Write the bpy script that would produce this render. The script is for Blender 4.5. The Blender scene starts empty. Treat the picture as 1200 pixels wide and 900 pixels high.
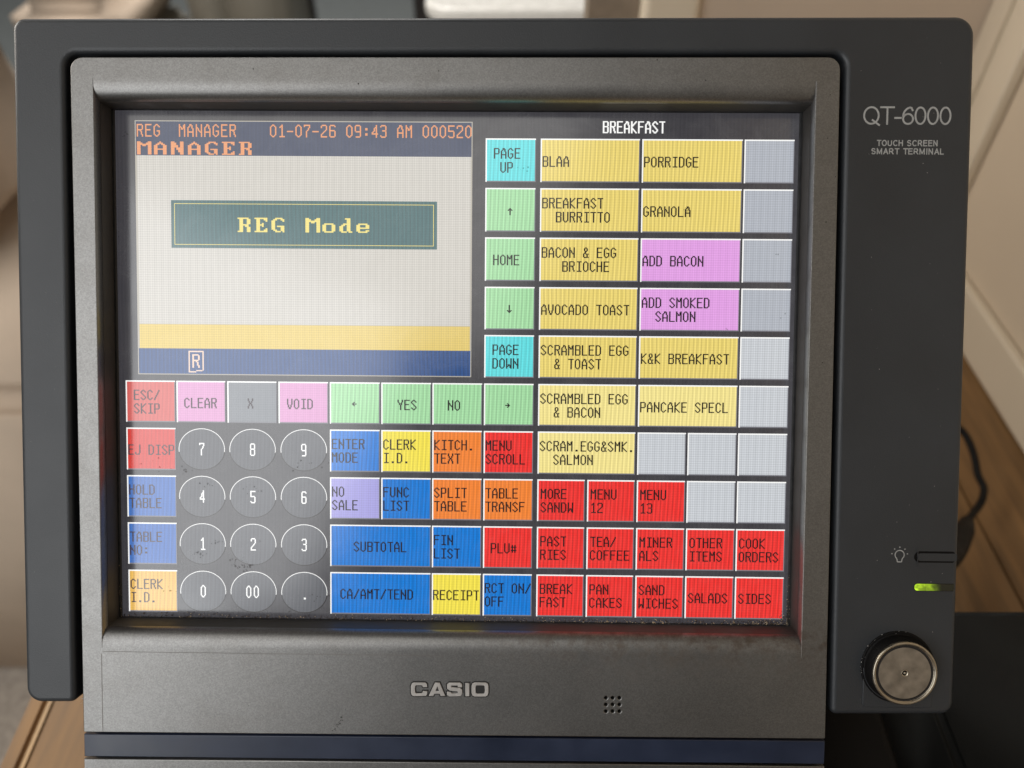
import bpy, bmesh, math, random
from mathutils import Matrix, Vector, noise
rad = math.radians
random.seed(7)
sc = bpy.context.scene
COL = sc.collection

# ------------------------------------------------------------------ camera
PITCH = rad(44.5)
CAM_Z = 0.45
FPX = 901.0                       # focal length in pixels of the 1200 px wide photograph
cd = bpy.data.cameras.new('camera'); cam = bpy.data.objects.new('camera', cd); COL.objects.link(cam)
cam.location = (0, 0, CAM_Z); cam.rotation_euler = (rad(90) - PITCH, 0, 0)
cd.sensor_width = 36; cd.lens = FPX / 1200 * 36; cd.clip_start = 0.01; cd.clip_end = 100
cd.dof.use_dof = True; cd.dof.focus_distance = 0.272; cd.dof.aperture_fstop = 7.5
sc.camera = cam
CAM = Matrix.Translation((0, 0, CAM_Z)) @ Matrix.Rotation(rad(90) - PITCH, 4, 'X')

# the tilted face of the terminal: u right, v up, w out of the face, in mm, origin in the middle of the glass
DIST = 280.0
RX, RY, RZ = rad(2.647), rad(-0.738), rad(-0.477)
R = Matrix.Rotation(RX, 3, 'X') @ Matrix.Rotation(RY, 3, 'Y') @ Matrix.Rotation(RZ, 3, 'Z')
FACE = CAM @ Matrix.Translation((0, 0, -DIST / 1000)) @ R.to_4x4()

# ------------------------------------------------------------------ world and lamps
w = bpy.data.worlds.new('World'); sc.world = w; w.use_nodes = True
w.node_tree.nodes['Background'].inputs[0].default_value = (1.0, 0.93, 0.85, 1)
w.node_tree.nodes['Background'].inputs[1].default_value = 0.065

def lamp(name, cx, cy, cz, sx, sy, roll, power, col=(1, 1, 1)):
    """area lamp behind the photographer; centre in camera axes (right, up, back) in metres"""
    l = bpy.data.lights.new(name, 'AREA'); l.shape = 'RECTANGLE'; l.size = sx; l.size_y = sy
    l.energy = power; l.color = col
    o = bpy.data.objects.new(name, l); COL.objects.link(o)
    o.matrix_world = CAM @ Matrix.Translation((cx, cy, cz)) @ Matrix.Rotation(roll, 4, 'Z')
    return o
lamp('window_light', -1.37, -0.68, 1.0, 1.30, .80, rad(-24), 13.5, (0.97, 0.99, 1.0))
lamp('middle_window_light', -0.98, -0.02, 1.0, 1.36, .68, rad(-24), 9.2, (0.98, 0.99, 1.0))
lamp('upper_window_light', -0.62, 0.58, 1.0, 1.50, .76, rad(-24), 5.2, (1.0, 0.98, 0.94))
def fill_lamp(name, loc, target, size, power, col):
    l = bpy.data.lights.new(name, 'AREA'); l.shape = 'SQUARE'; l.size = size; l.energy = power; l.color = col
    o = bpy.data.objects.new(name, l); COL.objects.link(o); o.location = loc
    o.rotation_euler = (Vector(target) - Vector(loc)).to_track_quat('-Z', 'Y').to_euler()
fill_lamp('side_fill', (-.95, .60, .66), (.4, .55, .2), .35, 6.2, (1.0, .93, .84))  # added fill for the walls and counter, no lamp known there
fill_lamp('far_fill', (-.7, 2.2, 1.9), (-.3, 2.3, -.6), .8, 52, (1.0, .97, .93))  # added fill for the far floor and furniture, no ceiling lamp known
sc.view_settings.view_transform = 'Standard'; sc.view_settings.look = 'None'
sc.view_settings.exposure = 0; sc.view_settings.gamma = 1

# ------------------------------------------------------------------ helpers
def F(px, py, w=0.0):
    """point of the face plane at height w (mm) that the survey of the photograph puts at px, py"""
    d = Vector(((px - 600) / FPX, (450 - py) / FPX, -1.0)); n = R.col[2]
    o = Vector((0, 0, -DIST)) + n * w
    t = n.dot(o) / n.dot(d)
    q = R.transposed() @ (t * d - Vector((0, 0, -DIST)))
    return (q.x, q.y)

def W(px, py, x=None, y=None, z=None):
    """world point of a survey ray on one of the planes x=, y=, z="""
    d = CAM.to_3x3() @ Vector(((px - 600) / FPX, (450 - py) / FPX, -1.0)); o = CAM.translation
    if x is not None: t = (x - o.x) / d.x
    elif y is not None: t = (y - o.y) / d.y
    else: t = (z - o.z) / d.z
    return o + t * d

def tag(o, label=None, cat=None, group=None, kind=None):
    for k, v in (('label', label), ('category', cat), ('group', group), ('kind', kind)):
        if v: o[k] = v
    return o
def empty(name, loc):
    o = bpy.data.objects.new(name, None); COL.objects.link(o); o.location = loc; o.empty_display_size = .05
    return o
def s2l(r, g, b):
    f = lambda c: (c / 255 / 12.92) if c / 255 <= 0.04045 else ((c / 255 + 0.055) / 1.055) ** 2.4
    return (f(r), f(g), f(b), 1)

ROOT_LOC = Vector((0.0, 0.20, 0.0))
def link(name, me, parent, loc=None, face=True):
    """loc: offset in the face frame (m)"""
    o = bpy.data.objects.new(name, me); COL.objects.link(o)
    if parent is not None: o.parent = parent
    if face is True:                                    # child of the terminal's Empty, laid in the face frame
        o.matrix_basis = Matrix.Translation(-ROOT_LOC) @ FACE @ Matrix.Translation(loc or (0, 0, 0))
    elif face == 'sub':                                 # child of a part that lies in the face frame already
        o.matrix_basis = Matrix.Translation(loc or (0, 0, 0))
    elif loc is not None: o.location = loc
    return o

def mesh_of(verts, faces, mats, idx=None, scale=0.001, smooth=False):
    me = bpy.data.meshes.new('m'); me.from_pydata([tuple(c * scale for c in v) for v in verts], [], faces)
    for m in mats: me.materials.append(m)
    if idx:
        for p, i in zip(me.polygons, idx): p.material_index = i
    if smooth:
        for p in me.polygons: p.use_smooth = True
    me.update(); return me

class MB:
    def __init__(s): s.v = []; s.f = []; s.i = []
    def poly(s, pts, mi=0):
        n = len(s.v); s.v += [tuple(p) for p in pts]; s.f.append(tuple(range(n, n + len(pts)))); s.i.append(mi)
    def rect(s, u0, v0, u1, v1, w, mi=0): s.poly([(u0, v0, w), (u1, v0, w), (u1, v1, w), (u0, v1, w)], mi)
    def box(s, a, b, mi=0):
        n = len(s.v); x0, y0, z0 = a; x1, y1, z1 = b
        s.v += [(x0,y0,z0),(x1,y0,z0),(x1,y1,z0),(x0,y1,z0),(x0,y0,z1),(x1,y0,z1),(x1,y1,z1),(x0,y1,z1)]
        for f in ((0,3,2,1),(4,5,6,7),(0,1,5,4),(1,2,6,5),(2,3,7,6),(3,0,4,7)):
            s.f.append(tuple(n + k for k in f)); s.i.append(mi)
    def mesh(s, mats, scale=0.001, smooth=False): return mesh_of(s.v, s.f, mats, s.i, scale, smooth)

def curve_plate(outlines, w0, w1, bevel, mat, offset=0.0, res=3):
    """solid plate from closed outlines (mm); further outlines inside the first are holes"""
    cu = bpy.data.curves.new('c', 'CURVE'); cu.dimensions = '2D'; cu.fill_mode = 'BOTH'
    for ol in outlines:
        sp = cu.splines.new('POLY'); sp.points.add(len(ol) - 1); sp.use_cyclic_u = True
        for p, q in zip(sp.points, ol): p.co = (q[0], q[1], 0, 1)
    cu.extrude = max(0.0, (w1 - w0) / 2 - bevel); cu.bevel_depth = bevel; cu.bevel_resolution = res
    cu.offset = offset - bevel
    o = bpy.data.objects.new('t', cu); COL.objects.link(o)
    dg = bpy.context.evaluated_depsgraph_get(); me = bpy.data.meshes.new_from_object(o.evaluated_get(dg))
    bpy.data.objects.remove(o); bpy.data.curves.remove(cu)
    me.transform(Matrix.Scale(0.001, 4) @ Matrix.Translation((0, 0, (w0 + w1) / 2)))
    me.materials.clear(); me.materials.append(mat)
    return me

def text_mesh(body, size, xs, w, mat, bold=0.0, align='CENTER', spacing=1.0, depth=0.0):
    cu = bpy.data.curves.new('t', 'FONT'); cu.body = body; cu.size = size; cu.align_x = align; cu.offset = bold
    cu.space_character = spacing; cu.extrude = depth
    o = bpy.data.objects.new('t', cu); COL.objects.link(o)
    dg = bpy.context.evaluated_depsgraph_get(); me = bpy.data.meshes.new_from_object(o.evaluated_get(dg))
    bpy.data.objects.remove(o); bpy.data.curves.remove(cu)
    me.transform(Matrix.Scale(0.001, 4) @ Matrix.Translation((0, 0, w)) @ Matrix.Diagonal((xs, 1, 1, 1)))
    me.materials.clear(); me.materials.append(mat)
    return me

def rounded(corners, radii, n=7):
    """closed outline with rounded corners"""
    out = []; N = len(corners)
    for i, c in enumerate(corners):
        r = radii[i]; c = Vector(c); a = (Vector(corners[i - 1]) - c).normalized(); b = (Vector(corners[(i + 1) % N]) - c).normalized()
        if r <= 0: out.append(tuple(c)); continue
        ang = a.angle(b); d = r / math.tan(ang / 2); p0 = c + a * d; p1 = c + b * d
        ctr = c + (a + b).normalized() * (r / math.sin(ang / 2))
        a0 = math.atan2(*(p0 - ctr).yx); a1 = math.atan2(*(p1 - ctr).yx); da = (a1 - a0 + math.pi) % (2 * math.pi) - math.pi
        for k in range(n + 1):
            t = a0 + da * k / n; out.append((ctr.x + r * math.cos(t), ctr.y + r * math.sin(t)))
    return out
def circle(cx, cy, r, n=24, ry=None):
    return [(cx + r * math.cos(2 * math.pi * k / n), cy + (ry or r) * math.sin(2 * math.pi * k / n)) for k in range(n)]
def lathe(profile, cx, cy, n=48, mats=None, idx=None, smooth=True):
    """profile of (r, w) in mm about the axis through cx, cy"""
    v = []; f = []; mi = []
    for r, h in profile:
        for k in range(n):
            t = 2 * math.pi * k / n; v.append((cx + r * math.cos(t), cy + r * math.sin(t), h))
    for j in range(len(profile) - 1):
        for k in range(n):
            f.append((j*n + k, j*n + (k+1) % n, (j+1)*n + (k+1) % n, (j+1)*n + k)); mi.append(idx[j] if idx else 0)
    f.append(tuple(reversed(range((len(profile)-1)*n, len(profile)*n)))); mi.append(idx[-1] if idx else 0)
    f[-1] = tuple(range((len(profile)-1)*n, len(profile)*n))
    return mesh_of(v, f, mats, mi, smooth=smooth)

# ------------------------------------------------------------------ materials
def new_mat(name):
    m = bpy.data.materials.new(name); m.use_nodes = True; nt = m.node_tree
    return m, nt, nt.nodes['Principled BSDF']
def N(nt, t, **kw):
    n = nt.nodes.new(t)
    for k, v in kw.items(): setattr(n, k, v)
    return n
def surf(name, col, rough=.5, metal=0.0, spec=.5, var=.15, scale=60, bump=.0, bscale=800, stretch=(1,1,1), detail=4, coat=0.0, rvar=0.12):
    m, nt, b = new_mat(name); L = nt.links.new
    tc = N(nt, 'ShaderNodeTexCoord'); mp = N(nt, 'ShaderNodeMapping'); mp.inputs['Scale'].default_value = stretch
    L(tc.outputs['Object'], mp.inputs[0])
    no = N(nt, 'ShaderNodeTexNoise'); no.inputs['Scale'].default_value = scale; no.inputs['Detail'].default_value = detail
    L(mp.outputs[0], no.inputs[0])
    r = N(nt, 'ShaderNodeMapRange'); r.inputs[1].default_value = .3; r.inputs[2].default_value = .7
    r.inputs[3].default_value = 1 - var; r.inputs[4].default_value = 1 + var; L(no.outputs[0], r.inputs[0])
    mx = N(nt, 'ShaderNodeVectorMath', operation='SCALE'); mx.inputs[0].default_value = col[:3]; L(r.outputs[0], mx.inputs['Scale'])
    L(mx.outputs[0], b.inputs['Base Color'])
    r2 = N(nt, 'ShaderNodeMapRange'); r2.inputs[1].default_value = .3; r2.inputs[2].default_value = .7
    r2.inputs[3].default_value = max(0.02, rough - rvar); r2.inputs[4].default_value = rough + rvar; L(no.outputs[0], r2.inputs[0]); L(r2.outputs[0], b.inputs['Roughness'])
    b.inputs['Metallic'].default_value = metal; b.inputs['Specular IOR Level'].default_value = spec; b.inputs['Coat Weight'].default_value = coat
    if bump:
        n2 = N(nt, 'ShaderNodeTexNoise'); n2.inputs['Scale'].default_value = bscale; n2.inputs['Detail'].default_value = 2
        L(mp.outputs[0], n2.inputs[0]); bp = N(nt, 'ShaderNodeBump'); bp.inputs['Strength'].default_value = bump; bp.inputs['Distance'].default_value = 0.0002
        L(n2.outputs[0], bp.inputs['Height']); L(bp.outputs[0], b.inputs['Normal'])
    return m

def silver_mat():
    m = surf('silver_flake_paint', (.204, .200, .193), rough=.40, metal=.9, var=.04, scale=25, rvar=.03)
    nt = m.node_tree; L = nt.links.new; b = nt.nodes['Principled BSDF']; tc = [n for n in nt.nodes if n.type == 'TEX_COORD'][0]
    vo = N(nt, 'ShaderNodeTexVoronoi'); vo.inputs['Scale'].default_value = 2600; L(tc.outputs['Object'], vo.inputs[0])
    bp = N(nt, 'ShaderNodeBump'); bp.inputs['Strength'].default_value = .16; bp.inputs['Distance'].default_value = .0001
    n3 = N(nt, 'ShaderNodeTexNoise'); n3.inputs['Scale'].default_value = 3600; n3.inputs['Detail'].default_value = 3; L(tc.outputs['Object'], n3.inputs[0])
    L(n3.outputs[0], bp.inputs['Height']); L(bp.outputs[0], b.inputs['Normal'])
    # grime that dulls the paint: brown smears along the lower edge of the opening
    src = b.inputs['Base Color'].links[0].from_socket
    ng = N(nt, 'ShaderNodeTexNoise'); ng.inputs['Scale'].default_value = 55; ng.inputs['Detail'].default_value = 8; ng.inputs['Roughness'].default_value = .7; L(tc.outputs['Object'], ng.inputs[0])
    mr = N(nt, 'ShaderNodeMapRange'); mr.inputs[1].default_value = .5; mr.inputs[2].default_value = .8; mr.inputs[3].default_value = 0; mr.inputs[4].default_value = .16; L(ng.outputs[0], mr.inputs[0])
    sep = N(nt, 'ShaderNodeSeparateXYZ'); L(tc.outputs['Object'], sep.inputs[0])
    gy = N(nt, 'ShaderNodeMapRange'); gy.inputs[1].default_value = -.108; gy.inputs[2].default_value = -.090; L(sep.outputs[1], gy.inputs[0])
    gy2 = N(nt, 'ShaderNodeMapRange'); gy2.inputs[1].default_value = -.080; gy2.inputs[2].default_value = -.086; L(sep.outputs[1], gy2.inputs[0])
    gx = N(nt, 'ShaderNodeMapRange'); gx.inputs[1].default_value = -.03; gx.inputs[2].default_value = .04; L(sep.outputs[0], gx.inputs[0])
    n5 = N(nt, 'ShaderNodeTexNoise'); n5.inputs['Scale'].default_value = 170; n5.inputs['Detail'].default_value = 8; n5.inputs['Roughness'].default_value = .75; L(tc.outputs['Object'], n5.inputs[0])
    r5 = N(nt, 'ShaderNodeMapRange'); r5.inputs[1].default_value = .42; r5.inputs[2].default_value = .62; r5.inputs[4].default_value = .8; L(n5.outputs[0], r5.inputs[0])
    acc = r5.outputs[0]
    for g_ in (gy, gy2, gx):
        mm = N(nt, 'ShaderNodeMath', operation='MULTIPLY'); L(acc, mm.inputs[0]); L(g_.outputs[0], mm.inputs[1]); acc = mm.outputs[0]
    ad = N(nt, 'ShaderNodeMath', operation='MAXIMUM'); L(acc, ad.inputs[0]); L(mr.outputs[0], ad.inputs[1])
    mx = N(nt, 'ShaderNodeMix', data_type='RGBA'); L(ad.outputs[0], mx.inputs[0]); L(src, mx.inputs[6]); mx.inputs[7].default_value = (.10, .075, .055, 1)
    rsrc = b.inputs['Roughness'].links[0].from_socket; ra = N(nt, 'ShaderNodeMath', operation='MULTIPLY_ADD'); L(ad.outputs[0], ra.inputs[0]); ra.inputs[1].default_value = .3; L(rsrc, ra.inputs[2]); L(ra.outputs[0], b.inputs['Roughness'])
    # sparkle: per-flake value
    sp = N(nt, 'ShaderNodeMapRange'); sp.inputs[3].default_value = .86; sp.inputs[4].default_value = 1.15
    sx = N(nt, 'ShaderNodeSeparateColor'); L(vo.outputs['Color'], sx.inputs[0]); L(sx.outputs[0], sp.inputs[0])
    vm = N(nt, 'ShaderNodeVectorMath', operation='SCALE'); L(mx.outputs[2], vm.inputs[0]); L(sp.outputs[0], vm.inputs['Scale']); L(vm.outputs[0], b.inputs['Base Color'])
    return m

M = {}
M['silver'] = silver_mat()
M['lip'] = surf('bezel_lip', (.055, .052, .048), rough=.6, var=.2, scale=200, spec=.3)
M['charcoal'] = surf('charcoal_plastic', (.024, .0265, .030), rough=.45, spec=.5, var=.16, scale=22, bump=.3, bscale=1800, rvar=.05, detail=8)
M['dark_plastic'] = surf('dark_groove_plastic', (.012, .012, .016), rough=.4, var=.2)
M['gasket'] = surf('gasket_rubber', (.02, .02, .021), rough=.6, var=.3, scale=300, bump=.3)
M['black'] = surf('black_plastic', (.0045, .004, .004), rough=.6, var=.3, scale=30, spec=.15)
M['box_black'] = surf('black_box_plastic', (.008, .008, .007), rough=.65, var=.25, scale=30, spec=.2, bump=.3, bscale=900)
M['navy'] = surf('navy_band_plastic', (.014, .021, .045), rough=.36, var=.25, scale=45, detail=8, rvar=.08)
M['print'] = surf('grey_print', (.34, .34, .33), rough=.5, var=.12, scale=800)
M['logo'] = surf('logo_plastic', (.44, .42, .40), rough=.42, metal=.1, var=.12, scale=300)
M['logo_edge'] = surf('logo_edge', (.015, .014, .014), rough=.7, var=.2)
M['steel'] = surf('worn_steel', (.42, .37, .29), rough=.34, metal=1, var=.12, scale=300, bump=.2, bscale=500)
M['steel_dull'] = surf('dull_contact_steel', (.19, .155, .115), rough=.6, metal=.2, var=.3, scale=260, detail=9, bump=.3, bscale=900)
M['grime'] = surf('grime', (.018, .014, .011), rough=.8, var=.5, scale=900, bump=.8)
M['crumb'] = surf('crumb', (.42, .33, .22), rough=.8, var=.5, scale=900)
M['crumb_dark'] = surf('crumb_dark', (.05, .035, .028), rough=.7, var=.5, scale=900)
M['smudge'] = surf('dried_smudge', (.10, .095, .09), rough=.7, var=.4, scale=900)
M['smudge'].node_tree.nodes['Principled BSDF'].inputs['Alpha'].default_value = .42
M['dust'] = surf('dust_speck', (.45, .43, .40), rough=.8)
M['cable'] = surf('cable_rubber', (.006, .005, .0045), rough=.65, spec=.25, var=.15)

def lcd_mat(name, rgb, stripe='v', amp=.10, period=1.45, gain=1.0):
    """glass-fronted display colour: it emits, shows the fine line structure of the panel, and reflects the room"""
    m, nt, b = new_mat(name); L = nt.links.new
    b.inputs['Specular IOR Level'].default_value = 1.0
    tc = N(nt, 'ShaderNodeTexCoord')
    no = N(nt, 'ShaderNodeTexNoise'); no.inputs['Scale'].default_value = 38; no.inputs['Detail'].default_value = 5; L(tc.outputs['Object'], no.inputs[0])
    rr = N(nt, 'ShaderNodeMapRange'); rr.inputs[3].default_value = .11; rr.inputs[4].default_value = .22; L(no.outputs[0], rr.inputs[0]); L(rr.outputs[0], b.inputs['Roughness'])
    n6 = N(nt, 'ShaderNodeTexNoise'); n6.inputs['Scale'].default_value = 75; n6.inputs['Detail'].default_value = 9; n6.inputs['Roughness'].default_value = .7; n6.inputs['Distortion'].default_value = 1.2; L(tc.outputs['Object'], n6.inputs[0])
    fr_ = N(nt, 'ShaderNodeMapRange'); fr_.inputs[1].default_value = .35; fr_.inputs[2].default_value = .75; fr_.inputs[3].default_value = .006; fr_.inputs[4].default_value = .05; L(n6.outputs[0], fr_.inputs[0])
    cb = N(nt, 'ShaderNodeCombineColor'); [L(fr_.outputs[0], cb.inputs[q_]) for q_ in (0, 1, 2)]; L(cb.outputs[0], b.inputs['Base Color'])
    val = None
    def wave(direction, per, a, dist):
        wv = N(nt, 'ShaderNodeTexWave', wave_type='BANDS', bands_direction=direction, wave_profile='SIN')
        wv.inputs['Scale'].default_value = 0.314 * 1000 / per / 1.0 * 1.0
        wv.inputs['Distortion'].default_value = dist; wv.inputs['Detail'].default_value = 1; wv.inputs['Detail Scale'].default_value = .12
        L(tc.outputs['Object'], wv.inputs[0])
        r = N(nt, 'ShaderNodeMapRange'); r.inputs[3].default_value = 1 - a; r.inputs[4].default_value = 1 + a; L(wv.outputs['Fac'], r.inputs[0]); return r.outputs[0]
    if stripe == 'v': outs = [wave('X', period, amp * 1.15, 7.0), wave('X', period * .61, amp * .7, 3.5), wave('Y', .93, amp * .3, 1.0)]
    else: outs = [wave('X', .83, amp, 1.0), wave('Y', .86, amp, 1.0), wave('X', 2.6, amp * .4, 3.0)]
    val = outs[0]
    for o_ in outs[1:]:
        mm = N(nt, 'ShaderNodeMath', operation='MULTIPLY'); L(val, mm.inputs[0]); L(o_, mm.inputs[1]); val = mm.outputs[0]
    c = s2l(*rgb)
    b.inputs['Emission Color'].default_value = c
    mg = N(nt, 'ShaderNodeMath', operation='MULTIPLY'); L(val, mg.inputs[0]); mg.inputs[1].default_value = gain; L(mg.outputs[0], b.inputs['Emission Strength'])
    return m
LC = {
 'grey_pale': lcd_mat('display_pale_grey', (196, 200, 205), 'grid', .09),
 'bg': lcd_mat('display_grey', (56, 55, 60), 'v', .06),
 'yellow': lcd_mat('display_yellow', (228, 206, 112), 'v', .12), 'pale': lcd_mat('display_pale_yellow', (238, 222, 142)),
 'lemon': lcd_mat('display_lemon', (238, 220, 75)), 'amber': lcd_mat('display_amber', (226, 178, 84)),
 'green': lcd_mat('display_green', (158, 212, 158), 'v', .12), 'cyan': lcd_mat('display_cyan', (92, 214, 218)),
 'red': lcd_mat('display_red', (230, 46, 42), 'v', .17), 'red_dim': lcd_mat('display_red_dim', (205, 50, 42), 'v', .07), 'rose': lcd_mat('display_rose', (205, 90, 85), 'v', .06),  # red_dim, rose and blue_dim: muted tones for the left column
 'blue': lcd_mat('display_blue', (0, 116, 204), 'v', .13), 'blue_dim': lcd_mat('display_blue_dim', (55, 105, 180), 'v', .10),
 'orange': lcd_mat('display_orange', (236, 128, 48), 'v', .10), 'lilac': lcd_mat('display_lilac', (165, 160, 220), 'grid', .05),
 'violet': lcd_mat('display_violet', (222, 158, 224), 'grid', .06), 'pink': lcd_mat('display_pink', (212, 152, 196), 'grid', .05),
 'grey': lcd_mat('display_light_grey', (172, 177, 186), 'grid', .08), 'midgrey': lcd_mat('display_mid_grey', (126, 130, 136), 'grid', .05),
 'white': lcd_mat('display_white', (198, 194, 186), 'grid', .07), 'navy': lcd_mat('display_navy', (16, 66, 124), 'v', .16),
 'slate': lcd_mat('display_slate', (44, 56, 86), 'v', .06), 'teal': lcd_mat('display_teal', (50, 94, 98), 'v', .12),
 'strip': lcd_mat('display_strip_yellow', (216, 190, 98), 'grid', .06),
 'hi': lcd_mat('display_highlight', (248, 248, 246), 'grid', .02), 'lo': lcd_mat('display_shade', (118, 118, 126), 'grid', .02),
 'digit': lcd_mat('display_digit_face', (80, 82, 88), 'v', .09),
 'ink': lcd_mat('display_ink', (14, 6, 10), 'grid', .0), 'ink_soft': lcd_mat('display_soft_ink', (58, 46, 54), 'grid', 0),
 'rtext': lcd_mat('display_cream_text', (232, 204, 184), 'grid', 0), 'otext': lcd_mat('display_orange_text', (228, 150, 98), 'grid', .03), 'ytext': lcd_mat('display_yellow_text', (236, 218, 120), 'grid', .03),
 'line': lcd_mat('display_line', (176, 170, 158), 'grid', 0), 'wtext': lcd_mat('display_white_text', (250, 250, 248), 'grid', 0),
}

# ------------------------------------------------------------------ bitmap lettering
P = 0.3105                               # one display pixel, mm
G = {
 'A': '0b04 20 30 54 5b|07 57', 'B': '00 0b 4b 5a 56 45 05|00 40 51 54 45', 'C': '52 41 30 20 11 02 09 1a 2b 3b 4a 59', 'D': '00 0b 3b 59 52 30 00',
 'E': '50 00 0b 5b|05 45', 'F': '50 00 0b|05 45', 'G': '52 41 30 20 11 02 09 1a 2b 3b 4a 59 56 36', 'H': '00 0b|50 5b|05 55', 'I': '10 50|30 3b|1b 5b',
 'J': '50 59 4b 1b 09', 'K': '00 0b|50 05 06 5b', 'L': '00 0b 5b', 'M': '0b 00 24 34 50 5b', 'N': '0b 00 02 58 5b 50', 'O': '20 30 41 52 59 4a 3b 2b 1a 09 02 11 20',
 'P': '0b 00 40 51 55 46 06', 'R': '0b 00 40 51 54 45 05|35 5b', 'S': '52 41 30 20 11 02 03 14 25 36 47 58 59 4a 3b 2b 1a 09', 'T': '00 50|30 3b', 'U': '00 09 1a 2b 3b 4a 59 50',
 'V': '00 05 2b 3b 55 50', 'W': '00 0b 27 37 5b 50', 'X': '00 02 59 5b|50 52 09 0b', 'Y': '00 02 36 3b|50 52 36', 'Z': '00 50 0b 5b',
 '0': '20 30 41 52 59 4a 3b 2b 1a 09 02 11 20', '1': '12 30 3b|1b 5b', '2': '02 10 40 51 54 09 0b 5b', '3': '01 10 40 51 54 45 25|45 56 5a 4b 1b 0a',
 '4': '4b 40 08 58', '5': '50 00 05 45 56 5a 4b 1b 0a', '6': '51 40 10 02 0a 1b 4b 5a 56 45 05', '7': '01 00 50 52 26 2b', '8': '10 40 51 54 45 15 04 01 10|15 06 0a 1b 4b 5a 56 45',
 '9': '5a 51 40 10 01 05 16 56|5a 4b 1b', '&': '5b 13 11 20 30 41 43 07 0a 1b 3b 57', '/': '50 0b', '.': '2a 3a 3b 2b', ':': '23 33 34 24|28 38 39 29', '#': '12 1a|42 4a|04 54|08 58',
 '-': '06 56', ' ': '', '^': '33 3a|15 33 55', '_': '31 39|17 39 57', '<': '15 55|33 15 37', '>': '05 45|23 45 27',
}
G['A'] = '0b 04 20 30 54 5b|07 57'
def line_cells(x0, y0, x1, y1):
    n = max(abs(x1 - x0), abs(y1 - y0), 1); return {(round(x0 + (x1 - x0) * k / n), round(y0 + (y1 - y0) * k / n)) for k in range(n + 1)}
CELLS = {}
for ch, s in G.items():
    cs = set()
    for st in s.split('|'):
        pts = [(int(t[0], 16), int(t[1], 16)) for t in st.split()]
        if len(pts) == 1: cs.add(pts[0])
        for a, b_ in zip(pts, pts[1:]): cs |= line_cells(*a, *b_)
    CELLS[ch] = cs
WIDE = {   # 8 x 11 letters drawn double width
 'M': ['11000011','11100111','11111111','11011011','11000011','11000011','11000011','11000011','11000011','11000011','11000011'],
 'A': ['00010000','00111000','01101100','11000110','11000110','11000110','11111110','11000110','11000110','11000110','11000110'],
 'N': ['11000110','11100110','11100110','11110110','11110110','11011110','11011110','11001110','11001110','11000110','11000110'],
 'G': ['00111100','01100110','11000010','11000000','11000000','11000000','11011110','11000110','11000110','01100110','00111010'],
 'E': ['11111110','01100110','01100010','01100000','01101000','01111000','01101000','01100000','01100010','01100110','11111110'],
 'R': ['11111100','01100110','01100110','01100110','01100110','01111100','01101100','01100110','01100110','01100110','11100110'],
 'o': ['00000000','00000000','00000000','00000000','01111100','11000110','11000110','11000110','11000110','11000110','01111100'],
 'd': ['00011100','00001100','00001100','00001100','00111100','01101100','11001100','11001100','11001100','11001100','01110110'],
 'e': ['00000000','00000000','00000000','00000000','01111100','11000110','11000110','11111110','11000000','11000110','01111100'],
 ' ': ['00000000'] * 11,
}
def write(mb, text, u, v, mi, w, cw=P, ch=P, adv=8, fat=.68, fath=.3):
    """bitmap capitals; u, v = top left of the first letter; cells of cw x ch mm; adv = columns per character"""
    for k, c in enumerate(text):
        cs = CELLS[c]; uo = u + k * adv * P
        for row in range(12):
            xs = sorted(x for x, y in cs if y == row); i = 0
            while i < len(xs):
                j = i
                while j + 1 < len(xs) and xs[j + 1] == xs[j] + 1: j += 1
                mb.rect(uo + xs[i] * cw, v - (row + 1 + fath) * ch, uo + (xs[j] + 1 + fat) * cw, v - row * ch, w, mi); i = j + 1
def write_wide(mb, text, u, v, mi, w, cw, ch, adv):
    for k, c in enumerate(text):
        for row, s in enumerate(WIDE[c]):
            i = 0
            while i < 8:
                if s[i] == '1':
                    j = i
                    while j + 1 < 8 and s[j + 1] == '1': j += 1
                    mb.rect(u + k * adv + i * cw, v - (row + 1.05) * ch, u + k * adv + (j + 1) * cw, v - row * ch, w, mi); i = j
                i += 1

# ================================================================== THE SETTING
TOPZ = 0.0
wood = surf('oak_counter', (.215, .118, .046), rough=.55, var=.28, scale=26, stretch=(6, .55, 1), detail=7, bump=.3, bscale=220, rvar=.06)
wood2 = surf('oak_lip', (.42, .26, .12), rough=.4, var=.2, scale=26, stretch=(6, .5, 1), detail=6)
counter = empty('wooden_counter', (0, .2, 0))
tag(counter, 'honey brown plank counter top that the cash register terminal stands on', 'counter')
edges = [-.2700, -.15, -.03, .09, .21, .33, .400]
for a, b_ in zip(edges, edges[1:]):
    bm = bmesh.new()
    bmesh.ops.create_cube(bm, size=1, matrix=Matrix.Diagonal((b_ - a - .0012, 1.05, .03, 1)))
    bmesh.ops.bevel(bm, geom=bm.edges[:], offset=.0008, segments=2, affect='EDGES')
    me = bpy.data.meshes.new('m'); bm.to_mesh(me); bm.free(); me.materials.append(wood)
    link('plank', me, counter, ((a + b_) / 2, -.075, -.015), face=False)
bm = bmesh.new(); bmesh.ops.create_cube(bm, size=1, matrix=Matrix.Diagonal((.0125, 1.05, .032, 1)))
bmesh.ops.bevel(bm, geom=bm.edges[:], offset=.003, segments=3, affect='EDGES')
me = bpy.data.meshes.new('m'); bm.to_mesh(me); bm.free(); me.materials.append(wood)
link('edge_lip', me, counter, (-.2790, -.075, -.0155), face=False)
mb = MB(); mb.box((-.2724, -.60, -.03), (-.2702, .45, .0004)); link('edge_inlay', mb.mesh([wood2], 1.0), counter, (0, -.2, 0), face=False)
mb = MB(); mb.box((-.284, -.72, -.60), (.398, .445, -.0325))
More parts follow.
